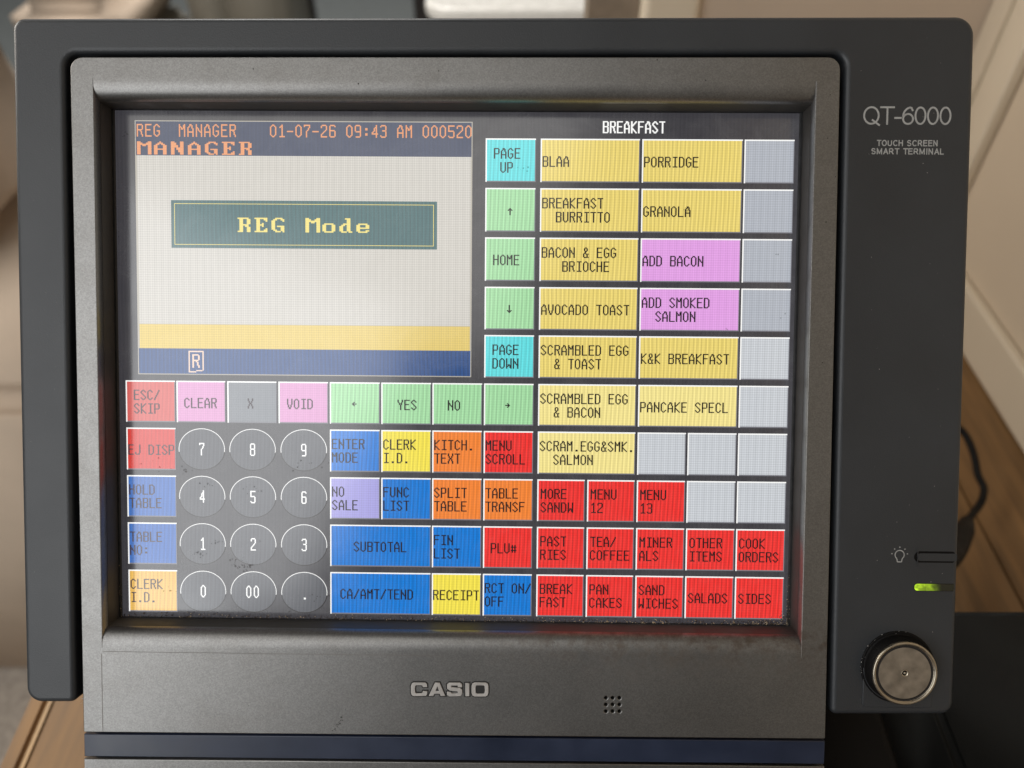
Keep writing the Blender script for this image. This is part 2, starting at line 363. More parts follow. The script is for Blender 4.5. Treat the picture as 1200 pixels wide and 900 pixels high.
cab = link('cabinet', mb.mesh([surf('cabinet_paint', (.38, .34, .28), rough=.6)], 1.0), counter, (0, 0, 0), face=False)

wallmat = surf('cream_wall_paint', (.64, .535, .405), rough=.6, var=.04, scale=5, bump=.3, bscale=120)
trimmat = surf('cream_gloss_trim', (.72, .625, .485), rough=.45, var=.04, scale=6)
def structure(name, mb_, mat, bevel=0):
    o = link(name, mb_.mesh([mat], 1.0), None, None, face=False); tag(o, kind='structure')
    if bevel:
        md = o.modifiers.new('b', 'BEVEL'); md.width = bevel; md.segments = 3
    return o
mb = MB(); mb.box((.400, -.6, -.6), (.44, .70, 1.6)); rw = structure('right_wall', mb, wallmat)
mb = MB(); mb.box((.390, -.6, .0005), (.3995, .5965, .046))
sk = link('skirting', mb.mesh([trimmat], 1.0), rw, None, face=False); md = sk.modifiers.new('b', 'BEVEL'); md.width = .003; md.segments = 3
mb = MB(); mb.box((.389, .597, .0005), (.3995, .6545, 1.6)); ar = link('door_casing', mb.mesh([trimmat], 1.0), rw, None, face=False); md = ar.modifiers.new('b', 'BEVEL'); md.width = .003; md.segments = 3
mb = MB(); mb.box((.3855, .630, .0005), (.3885, .6545, 1.6)); link('casing_bead', mb.mesh([trimmat], 1.0), rw, None, face=False)
mb = MB(); mb.box((.151, .655, -.6), (.3995, .70, 1.6)); bw = structure('back_wall', mb, surf('tan_wall_paint', (.60, .49, .385), rough=.6, var=.04, scale=5))
mb = MB(); mb.box((.104, .645, -.6), (.1505, .70, 1.6)); tr = link('opening_trim', mb.mesh([trimmat], 1.0), bw, None, face=False); md = tr.modifiers.new('b', 'BEVEL'); md.width = .006; md.segments = 3
mb = MB(); mb.box((.062, .66, -.6), (.1035, .70, 1.6)); link('opening_reveal', mb.mesh([surf('reveal_paint', (.24, .19, .14), rough=.6)], 1.0), bw, None, face=False)
mb = MB(); mb.box((-6, -3, -.66), (6, 7, -.60)); structure('floor', mb, surf('grey_carpet', (.16, .175, .175), rough=.9, var=.12, scale=40, bump=.6, bscale=60))
mb = MB(); mb.box((-6, 6, -.6), (6, 6.1, 3)); structure('far_wall', mb, surf('far_wall_paint', (.4, .38, .35), rough=.8, var=.06, scale=3))

# a rug at lower left, a beige upholstered bench and its cushion beyond the counter's left edge
mb = MB(); mb.box((-1.4, .05, -.599), (-.34, .52, -.585)); o = link('rug', mb.mesh([surf('rug_pile', (.36, .31, .26), rough=.95, var=.25, scale=120, bump=1, bscale=90)], 1.0), None, None, face=False)
tag(o, 'greyish beige textured rug on the floor at the lower left corner', 'rug')
sofa = empty('upholstered_bench', (-.85, .7, -.6)); tag(sofa, 'tan upholstered bench beyond the left edge of the counter', 'bench')
tan = surf('tan_upholstery', (.62, .50, .39), rough=.85, var=.1, scale=8, bump=.4, bscale=400)
def softbox(dx, dy, dz, bev, mat, lump=0.0, cuts=14, seed=0.0, freq=6):
    bm = bmesh.new(); bmesh.ops.create_cube(bm, size=1, matrix=Matrix.Diagonal((dx, dy, dz, 1)))
    bmesh.ops.bevel(bm, geom=bm.edges[:], offset=bev, segments=5, affect='EDGES')
    if lump:
        bmesh.ops.subdivide_edges(bm, edges=[e for e in bm.edges if e.calc_length() > min(dx, dy, dz) * .3], cuts=cuts, use_grid_fill=True)
        for v in bm.verts:
            q = v.co * freq + Vector((seed, 0, 0)); nv = noise.noise_vector(q); v.co += nv * lump
            v.co += Vector((0, 0, 1)) * lump * -abs(noise.noise(Vector((q.x * 1.6, q.y * .5, seed)))) * 1.5
    me = bpy.data.meshes.new('m'); bm.to_mesh(me); bm.free(); me.materials.append(mat)
    for p in me.polygons: p.use_smooth = True
    return me
link('seat_block', softbox(.9, .42, .55, .025, tan), sofa, (0, -.01, .283), face=False)
cream = surf('cream_cushion_cloth', (.62, .52, .43), rough=.8, var=.08, scale=20, bump=.5, bscale=500)
o = link('cushion', softbox(.5, .34, .30, .08, cream, lump=.035, seed=3.1, freq=8), None, (-.80, .80, .10), face=False)
o.rotation_euler = (rad(10), rad(6), rad(-12)); tag(o, 'creased cream cushion lying on the tan bench at the left edge', 'cushion')

# far furniture that shows in the strip above the terminal
cream2 = surf('cream_leather', (.42, .385, .32), rough=.6, var=.06, scale=10)
arm = empty('ottoman', (-.93, 1.75, -.6)); tag(arm, 'beige padded ottoman seen above the terminal at upper left', 'ottoman')
link('cushion_top', softbox(.25, .45, .14, .05, tan), arm, (0, .12, .45), face=False)
link('base', softbox(.22, .40, .36, .02, cream2), arm, (0, .12, .19), face=False)
p = W(268, 10, y=1.9)
o = empty('sideboard', (p.x, 1.95, -.6)); tag(o, 'cream sideboard with a seam down its front, above the terminal right of the ottoman', 'sideboard')
hw = .095
link('left_door', softbox(.088, .3, 1.1, .006, cream2), o, (-.052, .1, .55), face=False).name = 'door'
link('door', softbox(.125, .3, 1.1, .006, cream2), o, (.058, .1, .55), face=False)
darkwood = surf('dark_wood', (.035, .028, .026), rough=.5)
for px in (128, 358, 702 - 207):
    p = W(px, 5, y=2.2); mb = MB(); mb.box((-.022, -.022, 0), (.022, .022, 1.3))
    q = link('wooden_post', mb.mesh([darkwood], 1.0), None, (p.x, 2.2, -.6), face=False)
    md = q.modifiers.new('b', 'BEVEL'); md.width = .006
    tag(q, {128: 'dark post far behind the beige ottoman at upper left', 358: 'dark post standing right of the cream sideboard above the terminal', 495: 'dark post behind the left end of the white table'}[px], 'post', 'dark posts far behind the terminal')
p0 = W(495, 14, y=1.25); p1 = W(722, 14, y=1.25)
tb = empty('white_table', ((p0.x + p1.x) / 2, 1.5, -.6)); tag(tb, 'white table with a rounded pale edge seen right above the terminal', 'table')
hw = (p1.x - p0.x) / 2
whitem = surf('white_lacquer', (.80, .78, .73), rough=.3, var=.03)
out = rounded([(-hw, -.25), (hw, -.25), (hw, .4), (-hw, .4)], [.05, .01, .01, .05])
me = curve_plate([[(x * 1000, y * 1000) for x, y in out]], 0, 24, 8, whitem)
link('tabletop', me, tb, (0, 0, p0.z + .6 - .02), face=False)
for sx in (-1, 1):
    for y in (-.18, .33):
        mb = MB(); mb.box((-.018, -.018, 0), (.018, .018, p0.z + .6 - .022)); link('leg', mb.mesh([whitem], 1.0), tb, (sx * (hw - .04), y, 0), face=False)
pw = empty('panelled_screen', (.22, 2.0, -.6)); tag(pw, 'pale boarded screen standing behind the white table', 'screen')
p0 = W(583, 4, y=2.0); p1 = W(664, 4, y=2.0); p2 = W(725, 4, y=2.0)
pm = surf('pale_board', (.40, .365, .34), rough=.6, var=.06, scale=8)
for a, b_ in ((p0, p1), (p1, p2)):
    mb = MB(); mb.box((a.x - .22 + .003, 0, 0), (b_.x - .22 - .003, .03, 1.5)); q = link('board', mb.mesh([pm], 1.0), pw, (0, 0, 0), face=False)

# black box standing to the right of the terminal
bx = empty('black_box', (.27, .04, 0)); tag(bx, 'low matt black box on the counter below and right of the round steel button', 'box')
me = softbox(.178, .29, .115, .004, M['box_black']); link('casing', me, bx, (0, 0, .0625), face=False)
for sx in (-1, 1):
    for sy in (-1, 1):
        link('foot', curve_plate([circle(0, 0, 8)], 0, 6, 1, M['black']), bx, (sx * .07, sy * .12, 0), face=False)
mb = MB(); mb.box((-.06, -.1465, .03), (.06, -.1455, .09)); link('front_panel', mb.mesh([M['black']], 1.0), bx, (0, 0, 0), face=False)

# black sheet under terminal and box, standing in for the gap's shade
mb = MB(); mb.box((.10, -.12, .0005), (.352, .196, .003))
o = link('gap_shade', mb.mesh([M['black']], 1.0), None, None, face=False); tag(o, 'thin black sheet standing in for the shade between the terminal base and the black box', 'mat')

# cable with its plug
def tube(pts, radii, n=12, sub=8):
    def cr(p0, p1, p2, p3, t): return .5 * ((2*p1) + (-p0+p2)*t + (2*p0-5*p1+4*p2-p3)*t*t + (-p0+3*p1-3*p2+p3)*t**3)
    P_ = [pts[0]] + pts + [pts[-1]]; Rr = [radii[0]] + radii + [radii[-1]]; c = []; rs = []
    for i in range(1, len(P_) - 2):
        for k in range(sub): t = k / sub; c.append(cr(*P_[i-1:i+3], t)); rs.append(Rr[i] + (Rr[i+1] - Rr[i]) * t)
    c.append(pts[-1]); rs.append(radii[-1]); v = []; f = []
    for i, p in enumerate(c):
        d = (c[min(i+1, len(c)-1)] - c[max(i-1, 0)]).normalized(); a = d.cross(Vector((0, 0, 1)));
        a = a.normalized() if a.length > 1e-4 else Vector((1, 0, 0)); b_ = d.cross(a)
        for k in range(n): t = 2 * math.pi * k / n; v.append(p + (a * math.cos(t) + b_ * math.sin(t)) * rs[i])
    for i in range(len(c) - 1):
        for k in range(n): f.append((i*n + k, i*n + (k+1) % n, (i+1)*n + (k+1) % n, (i+1)*n + k))
    f.append(tuple(range(n))[::-1]); f.append(tuple(range((len(c)-1)*n, len(c)*n)))
    return v, f
pp = [W(1085, 492, z=.03), W(1112, 495, z=.03), W(1130, 508, z=.028), W(1141, 532, z=.022), W(1146, 556, z=.016), W(1153, 572, z=.012), W(1150, 588, z=.01), W(1140, 602, z=.012), W(1133, 612, z=.016)]
org = pp[0].copy(); org.z = 0
ct = empty('power_cable', org); tag(ct, 'black cable with a moulded plug curving over the counter right of the terminal', 'cable')
v, f = tube([p - org for p in pp], [.0025] * len(pp)); link('cord', mesh_of(v, f, [M['cable']], None, 1.0, True), ct, (0, 0, 0), face=False)
qq = [W(1134, 610, z=.016), W(1129, 622, z=.02), W(1121, 640, z=.03), W(1112, 656, z=.042), W(1100, 664, z=.06)]
v, f = tube([p - org for p in qq], [.0038, .0068, .0072, .006, .005], n=16); link('plug', mesh_of(v, f, [M['cable']], None, 1.0, True), ct, (0, 0, 0), face=False)

# ================================================================== THE TERMINAL
T = empty('cash_register_terminal', ROOT_LOC)
tag(T, 'charcoal touch screen cash register terminal with silver bezel and lit menu of coloured keys', 'cash register')

WS, WH = 12.0, 10.5          # heights of the silver front and the charcoal housing front
WG = -0.2
# --- charcoal housing: an arch round the silver panel
o1 = [F(34, 821, WH - 2.0), F(17.5, 23, WH - 2.0), F(1140, 21, WH - 2.0), F(1114, 835, WH - 2.0), F(971, 835, WH - 2.0), F(991, 62, WH), F(75, 62, WH), F(92, 821, WH - 2.0)]
ol = rounded(o1, [5.5, 4.2, 6.5, 4.5, 2.2, 4.5, 4.5, 2.4], n=8)
housing = link('housing', curve_plate([ol], -34, WH, 1.9, M['charcoal'], res=5), T)
# rear shell and the dark groove floor
a = F(60, 60, 0); b_ = F(1090, 800, 0)
mb = MB(); mb.box((a[0], b_[1], -60), (b_[0], a[1], -6)); o = link('rear_shell', mb.mesh([M['black']]), T)
md = o.modifiers.new('b', 'BEVEL'); md.width = .006; md.segments = 3
ring = [rounded([F(71, 812, 3), F(68, 56, 3), F(998, 56, 3), F(976, 812, 3)], [1, 5, 5, 1]), [F(120, 745, 3), F(120, 118, 3), F(946, 118, 3), F(946, 745, 3)]]
link('groove_floor', curve_plate(ring, -2, 2.0, .1, M['dark_plastic']), T)

# --- silver bezel plate with the opening and speaker holes
uL = (F(110, 100, WS)[0] + F(119, 760, WS)[0]) / 2 ; uR = (F(955, 100, WS)[0] + F(940, 765, WS)[0]) / 2
vT = F(535, 94, WS)[1]; vB = F(535, 764, WS)[1]
so = rounded([F(98, 858, WS), F(82, 67, WS), F(985, 67, WS), F(967, 866, WS)], [.6, 4.2, 4.2, .6])
holes = [[(uL, vB), (uL, vT), (uR, vT), (uR, vB)]]
spk = []
for x in (710, 717.9, 725.8):
    for y in (818, 825.8, 833.6):
        c = F(x, y, WS); spk.append(c); holes.append(circle(*c, .62, 14))
link('silver_bezel', curve_plate([so] + holes, 7.6, WS, .28, M['silver'], res=2), T)
c0 = F(718, 826, 6)
mb = MB(); mb.rect(c0[0] - 6, c0[1] - 6, c0[0] + 6, c0[1] + 6, 7.2); link('speaker_backing', mb.mesh([M['dark_plastic']]), T)
# scooped slopes above and below the glass, straight walls at the sides
e = .25
def scoop(vf, direction):
    prof = [(vf + direction * .9, WS + .012)]; n = 14; wd, hd = 6.4, 4.0           # run, drop
    for k in range(n + 1):
        t = k / n * math.pi / 2
        prof.append((vf - direction * wd * math.sin(t), WS + .012 - hd * (1 - math.cos(t)) ** 1.1))
    vv, hh = prof[-1]; prof += [(vv - direction * .12, hh - .35), (vv - direction * .2, hh - 1.2), (vv - direction * .3, 0.5)]
    v = []; f = []
    m_ = 24
    for q in prof:
        for k in range(m_ + 1): v.append((uL + .02 + (uR - uL - .04) * k / m_, q[0], q[1]))
    W_ = m_ + 1
    for i in range(len(prof) - 1):
        for k in range(m_):
            q = (i * W_ + k, i * W_ + k + 1, (i + 1) * W_ + k + 1, (i + 1) * W_ + k)
            f.append(q if direction < 0 else q[::-1])
    return mesh_of(v, f, [M['silver'], M['lip']], [0 if k < 15 * m_ else 1 for k in range(len(f))], smooth=True), prof[-1][0], prof
me, vTi, _ = scoop(vT, 1); link('top_slope', me, T)
me, vBi, _ = scoop(vB, -1); link('bottom_slope', me, T)
sidem = surf('bezel_side_shade', (.055, .05, .046), rough=.62, metal=.2, var=.15, scale=200)  # silver walls, with the shade of the recess put into a darker colour
for u0, u1, s in ((uL - 1.2, uL, 1), (uR, uR + 1.2, -1)):
    mb = MB(); mb.box((u0, vB - 1, -.5), (u1, vT + 1, 7.6)); link('side_wall', mb.mesh([sidem]), T)
    # a thin inner lip at the foot of each wall
    mb = MB(); lip = u1 if s > 0 else u0
    mb.poly([(lip, vB, 6.5), (lip + s * 1.0, vBi, 1.0), (lip + s * 1.0, vTi, 1.0), (lip, vT, 6.5)]); 
# gasket round the glass
gl, gr = F(133, 430, 0)[0], F(931, 430, 0)[0]
gT, gB = vTi - .35, vBi + .35
gl = (F(132.5, 140)[0] + F(146, 715)[0]) / 2; gr = (F(937, 140)[0] + F(922, 715)[0]) / 2
go = [(uL + .05, vBi), (uL + .05, vTi), (uR - .05, vTi), (uR - .05, vBi)]
gi = [(gl, gB), (gl, gT), (gr, gT), (gr, gB)]
mb = MB()
for i in range(4):
    p, q, p2, q2 = go[i], go[(i + 1) % 4], gi[i], gi[(i + 1) % 4]; m1 = [(p[k] * .35 + p2[k] * .65) for k in (0, 1)]; m2 = [(q[k] * .35 + q2[k] * .65) for k in (0, 1)]
    mb.poly([(*p, .4), (*m1, .55), (*m2, .55), (*q, .4)]); mb.poly([(*m1, .55), (*p2, .0), (*q2, .0), (*m2, .55)])
link('gasket', mb.mesh([M['gasket']]), T)
# fine seams in the silver panel
for (x0, y0, x1, y1, wd) in ((119, 766, 120.5, 857, .13), (120, 763.4, 520, 764, .1)):
    a, b_ = F(x0, y0, WS), F(x1, y1, WS); mb = MB()
    if wd and abs(a[0] - b_[0]) < 3: mb.rect(a[0] - wd, b_[1], a[0] + wd, a[1], WS + .012)
    else: mb.rect(a[0], a[1] - wd, b_[0], a[1] + wd, WS + .012)
    link('panel_seam', mb.mesh([surf('seam_line', (.15, .14, .13), rough=.6)]), T)

# --- navy band and the silver skirt under it
vb1 = F(98, 861, WS)[1]; vb2 = F(98, 887, WS)[1]; uB0, uB1 = F(98, 872, WS)[0], F(967, 872, WS)[0]
vc1 = F(967, 869, WS)[1]; vc2 = F(967, 896, WS)[1]
link('navy_band', curve_plate([[(uB0, vb1), (uB1, vc1), (uB1, vc2), (uB0, vb2)]], 2, WS - .35, .25, M['navy']), T)
mb = MB(); mb.box((uB0 + .4, vc2 - 30, 0), (uB1 - .4, vb1 + 2, 7)); link('band_backing', mb.mesh([M['dark_plastic']]), T)
link('silver_skirt', curve_plate([[(uB0, vb2 - .8), (uB1, vc2 - .8), (uB1, vc2 - 34), (uB0, vc2 - 34)]], 1, WS - .1, .3, M['silver']), T)

# --- base on the counter and neck behind the display
base = MB(); base.box((-.155, -.115, .004), (.160, .12, .118))
o = link('base', base.mesh([M['black']], 1.0), T, (0, 0, 0), face=False); md = o.modifiers.new('b', 'BEVEL'); md.width = .005; md.segments = 3
nk = MB(); nk.v = [(-.09, -.02, .11), (.09, -.02, .11), (.09, .10, .11), (-.09, .10, .11), (-.09, .0, .24), (.09, .0, .24), (.09, .07, .22), (-.09, .07, .22)]
nk.f = [(0,3,2,1),(4,5,6,7),(0,1,5,4),(1,2,6,5),(2,3,7,6),(3,0,4,7)]; nk.i = [0] * 6
link('neck', nk.mesh([M['black']], 1.0), T, (0, 0, 0), face=False)
for sx in (-1, 1):
    for sy in (-1, 1): link('foot', curve_plate([circle(0, 0, 9)], 0, 5, .8, M['gasket']), T, (sx * .13, sy * .09, 0), face=False)

# --- raised lettering CASIO
def lp(pts): return [F(470 + x / 10, 790 + y / 10, WS + .3) for x, y in pts]
LETT = [
 [[(306,152),(257,152),(250,136),(240,130),(178,130),(166,140),(162,180),(166,215),(177,225),(240,225),(251,218),(257,200),(308,200),(306,235),(290,255),(150,258),(125,245),(115,215),(115,140),(128,108),(150,98),(280,98),(303,116)]],
 [[(325,255),(398,100),(452,100),(517,255),(464,255),(453,229),(392,229),(378,255)], [(424,142),(404,198),(446,198)]],
 [[(715,152),(670,152),(660,133),(592,133),(586,142),(592,152),(690,162),(716,182),(718,225),(700,256),(565,260),(538,240),(537,208),(582,208),(592,227),(660,227),(668,215),(660,202),(570,192),(540,170),(540,120),(565,100),(690,100),(713,118)]],
 [[(753,106),(800,106),(800,258),(753,258)]],
 [[(862,98),(990,98),(1018,115),(1024,150),(1024,220),(1012,250),(990,262),(862,262),(836,250),(826,220),(826,140),(836,112)], [(885,131),(968,131),(980,143),(982,180),(980,217),(968,229),(888,229),(875,217),(872,180),(874,143)]],
]
for lt in LETT:
    ols = [lp(x) for x in lt]
    o = link('logo_letter', curve_plate(ols, WS - .3, WS + .42, .1, M['logo'], res=1), T)
    bk = link('letter_edge', curve_plate([ols[0]], WS - .3, WS + .1, .02, M['logo_edge'], offset=.42, res=1), o, None, face='sub')

# --- print on the right-hand side of the housing
wp = WH + .03
def arc(cx, cy, rx, ry, a0, a1, n=14):
    return [(cx + rx * math.cos(math.radians(a0 + (a1 - a0) * k / n)), cy + ry * math.sin(math.radians(a0 + (a1 - a0) * k / n))) for k in range(n + 1)]
# sans-serif strokes in a box one unit high; (advance, [polylines])
SANS = {
 'Q': (.90, [arc(.40, .5, .385, .5, 0, 360, 32), [(.47, .22), (.82, -.07)]]), 'T': (.74, [[(0, 1), (.68, 1)], [(.34, 1), (.34, 0)]]),
 '-': (.42, [[(.02, .36), (.32, .36)]]), '0': (.66, [arc(.27, .5, .265, .5, 0, 360, 28)]),
 '6': (.66, [arc(.28, .3, .262, .3, 0, 360, 24), arc(.46, .44, .445, .56, 100, 180)[0:] , [(.383, .99), (.45, .955), (.505, .83)]]),
 'O': (.96, [arc(.42, .5, .40, .5, 0, 360, 28)]), 'U': (.86, [[(0, 1), (0, .34)] + arc(.33, .34, .33, .34, 180, 360) + [(.66, .34), (.66, 1)]]),
 'C': (.88, [arc(.40, .5, .40, .5, 42, 318, 22)]), 'H': (.86, [[(0, 0), (0, 1)], [(.66, 0), (.66, 1)], [(0, .54), (.66, .54)]]),
 'S': (.80, [arc(.30, .74, .29, .26, 20, 215, 12) + arc(.31, .27, .32, .27, 55, -160, 14)]), 'R': (.86, [[(0, 0), (0, 1), (.36, 1)] + arc(.36, .73, .27, .27, 90, -90, 10) + [(0, .46)], [(.36, .46), (.68, 0)]]),
 'E': (.78, [[(.60, 1), (0, 1), (0, 0), (.62, 0)], [(0, .54), (.55, .54)]]), 'N': (.86, [[(0, 0), (0, 1), (.64, 0), (.64, 1)]]),
 'M': (1.0, [[(0, 0), (0, 1), (.40, .1), (.80, 1), (.80, 0)]]), 'A': (.84, [[(0, 0), (.36, 1), (.72, 0)], [(.13, .34), (.59, .34)]]),
 'I': (.26, [[(.06, 0), (.06, 1)]]), 'L': (.70, [[(0, 1), (0, 0), (.52, 0)]]), ' ': (.40, []),
}
def bar(mb, x0, y0, x1, y1, wd, w_, mi=0, ext=0.0):
    d = Vector((x1 - x0, y1 - y0)).normalized(); n = Vector((-d.y, d.x)) * wd / 2; x0 -= d.x * ext; y0 -= d.y * ext; x1 += d.x * ext; y1 += d.y * ext
    mb.poly([(x0 - n.x, y0 - n.y, w_), (x1 - n.x, y1 - n.y, w_), (x1 + n.x, y1 + n.y, w_), (x0 + n.x, y0 + n.y, w_)], mi)
def put_text(name, body, px0, px1, py, h, wd, track=0.0):
    """printed line between px0 and px1 with its base line at py; h and wd in mm"""
    a, b_ = F(px0, py, WH), F(px1, py, WH); tot = sum(SANS[c][0] + track for c in body) - track - (SANS[body[-1]][0] - max(p[0] for st in SANS[body[-1]][1] for p in st))
    k = (b_[0] - a[0]) / tot; mb = MB(); x = 0; q = 0
    for c in body:
        for st in SANS[c][1]:
            for p0, p1 in zip(st, st[1:]):
                q += 1; sm = len(st) > 8
                bar(mb, (x + p0[0]) * k, p0[1] * h, (x + p1[0]) * k, p1[1] * h, wd, .03 + .0006 * (q % 7), 0, .02 if sm else wd * .48)
        x += SANS[c][0] + track
    link(name, mb.mesh([M['print']]), T, (a[0] / 1000, a[1] / 1000, WH / 1000))
put_text('model_lettering', 'QT-6000', 1012, 1113.5, 145, 5.6, .62)
put_text('caption_lettering', 'TOUCH SCREEN', 1028, 1098, 170.6, 1.75, .36, .2)
put_text('caption_lettering', 'SMART TERMINAL', 1021.5, 1105.3, 180.2, 1.75, .36, .2)
# light bulb symbol
mb = MB(); bc = F(1054.2, 650.2, WH)
rb = 1.6; st = [math.radians(-50 + 280 * k / 20) for k in range(21)]
ptsb = [(bc[0] + rb * math.cos(t), bc[1] + rb * math.sin(t)) for t in st]
ptsb = [(bc[0] + .75, bc[1] - 2.5)] + [(bc[0] + .85, bc[1] - 1.7)] + ptsb + [(bc[0] - .85, bc[1] - 1.7), (bc[0] - .75, bc[1] - 2.5), (bc[0] + .75, bc[1] - 2.5)]
for a, b_ in zip(ptsb, ptsb[1:]): bar(mb, *a, *b_, .34, .03 + WH)
for k in range(5):
    t = math.radians(8 + 41 * k); bar(mb, bc[0] + 2.5 * math.cos(t), bc[1] + 2.5 * math.sin(t), bc[0] + 2.95 * math.cos(t), bc[1] + 2.95 * math.sin(t), .4, .03 + WH)
link('bulb_symbol', mb.mesh([M['print']]), T)
# brightness slider button in its dark slot, and the green power lamp
a = F(1071.5, 646, WH); b_ = F(1118.5, 659.5, WH)
bt = link('slot', curve_plate([rounded([(a[0], b_[1]), (a[0], a[1]), (b_[0], a[1]), (b_[0], b_[1])], [2.05, 2.05, .9, .9])], WH - .6, WH + .06, .05, M['black']), T)
link('button', curve_plate([rounded([(a[0] + 1.0, b_[1] + .85), (a[0] + 1.0, a[1] - .85), (b_[0] + .4, a[1] - .85), (b_[0] + .4, b_[1] + .85)], [1.15, 1.15, .5, .5])], WH - .6, WH + .35, .25, M['charcoal']), bt, None, face='sub')
a = F(1071.5, 684, WH); b_ = F(1117.5, 692.5, WH)
ledm, nt, bs = new_mat('green_lamp'); L = nt.links.new
tc = N(nt, 'ShaderNodeTexCoord'); sx_ = N(nt, 'ShaderNodeSeparateXYZ'); L(tc.outputs['Object'], sx_.inputs[0])
mr = N(nt, 'ShaderNodeMapRange'); mr.inputs[1].default_value = (a[0] + 1) / 1000; mr.inputs[2].default_value = (a[0] + 9.5) / 1000; mr.inputs[3].default_value = 1; mr.inputs[4].default_value = 0; L(sx_.outputs[0], mr.inputs[0])
pw_ = N(nt, 'ShaderNodeMath', operation='POWER'); L(mr.outputs[0], pw_.inputs[0]); pw_.inputs[1].default_value = 1.5
hn = N(nt, 'ShaderNodeTexNoise'); hn.inputs['Scale'].default_value = 420; L(tc.outputs['Object'], hn.inputs[0])
hm = N(nt, 'ShaderNodeMapRange'); hm.inputs[1].default_value = .35; hm.inputs[2].default_value = .65; hm.inputs[3].default_value = .45; hm.inputs[4].default_value = 1.5; L(hn.outputs[0], hm.inputs[0])
hp = N(nt, 'ShaderNodeMath', operation='MULTIPLY'); L(pw_.outputs[0], hp.inputs[0]); L(hm.outputs[0], hp.inputs[1]); L(hp.outputs[0], bs.inputs['Emission Strength'])
bs.inputs['Emission Color'].default_value = (.62, .98, .03, 1); bs.inputs['Base Color'].default_value = (.012, .014, .006, 1); bs.inputs['Roughness'].default_value = .15
ps = link('lamp_slot', curve_plate([rounded([(a[0] - .3, b_[1] - .3), (a[0] - .3, a[1] + .3), (b_[0], a[1] + .3), (b_[0], b_[1] - .3)], [1.4, 1.4, .3, .3])], WH - .6, WH + .06, .05, M['logo_edge']), T)
link('power_lamp', curve_plate([rounded([(a[0], b_[1]), (a[0], a[1]), (b_[0], a[1]), (b_[0], b_[1])], [1.1, 1.1, .3, .3])], WH - .6, WH + .3, .15, ledm), T)

# --- round steel contact in its socket
kc = F(1051.5, 781.5, WH)
mb = MB()
y0 = F(1050, 829, WH)[1]; x0, x1 = F(1010.5, 810, WH)[0], F(1092, 810, WH)[0]
link('socket_plate', curve_plate([rounded([(x0, y0), (x0, kc[1]), (x1, kc[1]), (x1, y0)], [1.5, .5, .5, 1.5])], WH - .5, WH + .35, .3, M['charcoal']), T)
sock = link('button_socket', lathe([(13.0, WH - .3), (13.0, WH + .25), (12.4, WH + .55), (12.0, WH + .1), (11.7, WH + 1.2), (11.2, WH + 4.8), (10.6, WH + 5.2)], kc[0], kc[1], mats=[M['black']]), T)
z = WH + 5.0
cc = kc
disc = link('steel_button', lathe([(10.9, z - .6), (11.15, z - .2), (11.15, z + .55), (10.9, z + .85), (10.35, z + .85), (10.15, z + .6), (10.0, z + .28), (9.3, z + .18), (9.05, z + .32), (1.35, z + .34), (1.25, z + .5), (1.0, z + .5), (.85, z + .15), (.2, z + .12)], cc[0], cc[1], n=64,
            mats=[M['steel'], M['steel_dull'], M['grime']], idx=[0, 0, 0, 0, 0, 0, 2, 2, 1, 1, 0, 0, 2, 1]), T)
for p_ in disc.data.polygons:
    if p_.material_index == 1: p_.use_smooth = False
link('pin', lathe([(.45, z + .1), (.42, z + .42), (.25, z + .5)], cc[0], cc[1], n=14, mats=[M['steel']]), disc, None, face='sub')

# --- the display
a = (uL + .6, vBi - .5); b2 = (uR - .6, vTi + .5)
mb = MB(); mb.box((a[0], a[1], -2.0), (b2[0], b2[1], 0)); LCD = link('display_glass', mb.mesh([LC['bg']]), T)
def sub(name, mb_, mats, loc=(0, 0)):
    return link(name, mb_.mesh(mats), LCD, (loc[0] / 1000, loc[1] / 1000, 0), face='sub')

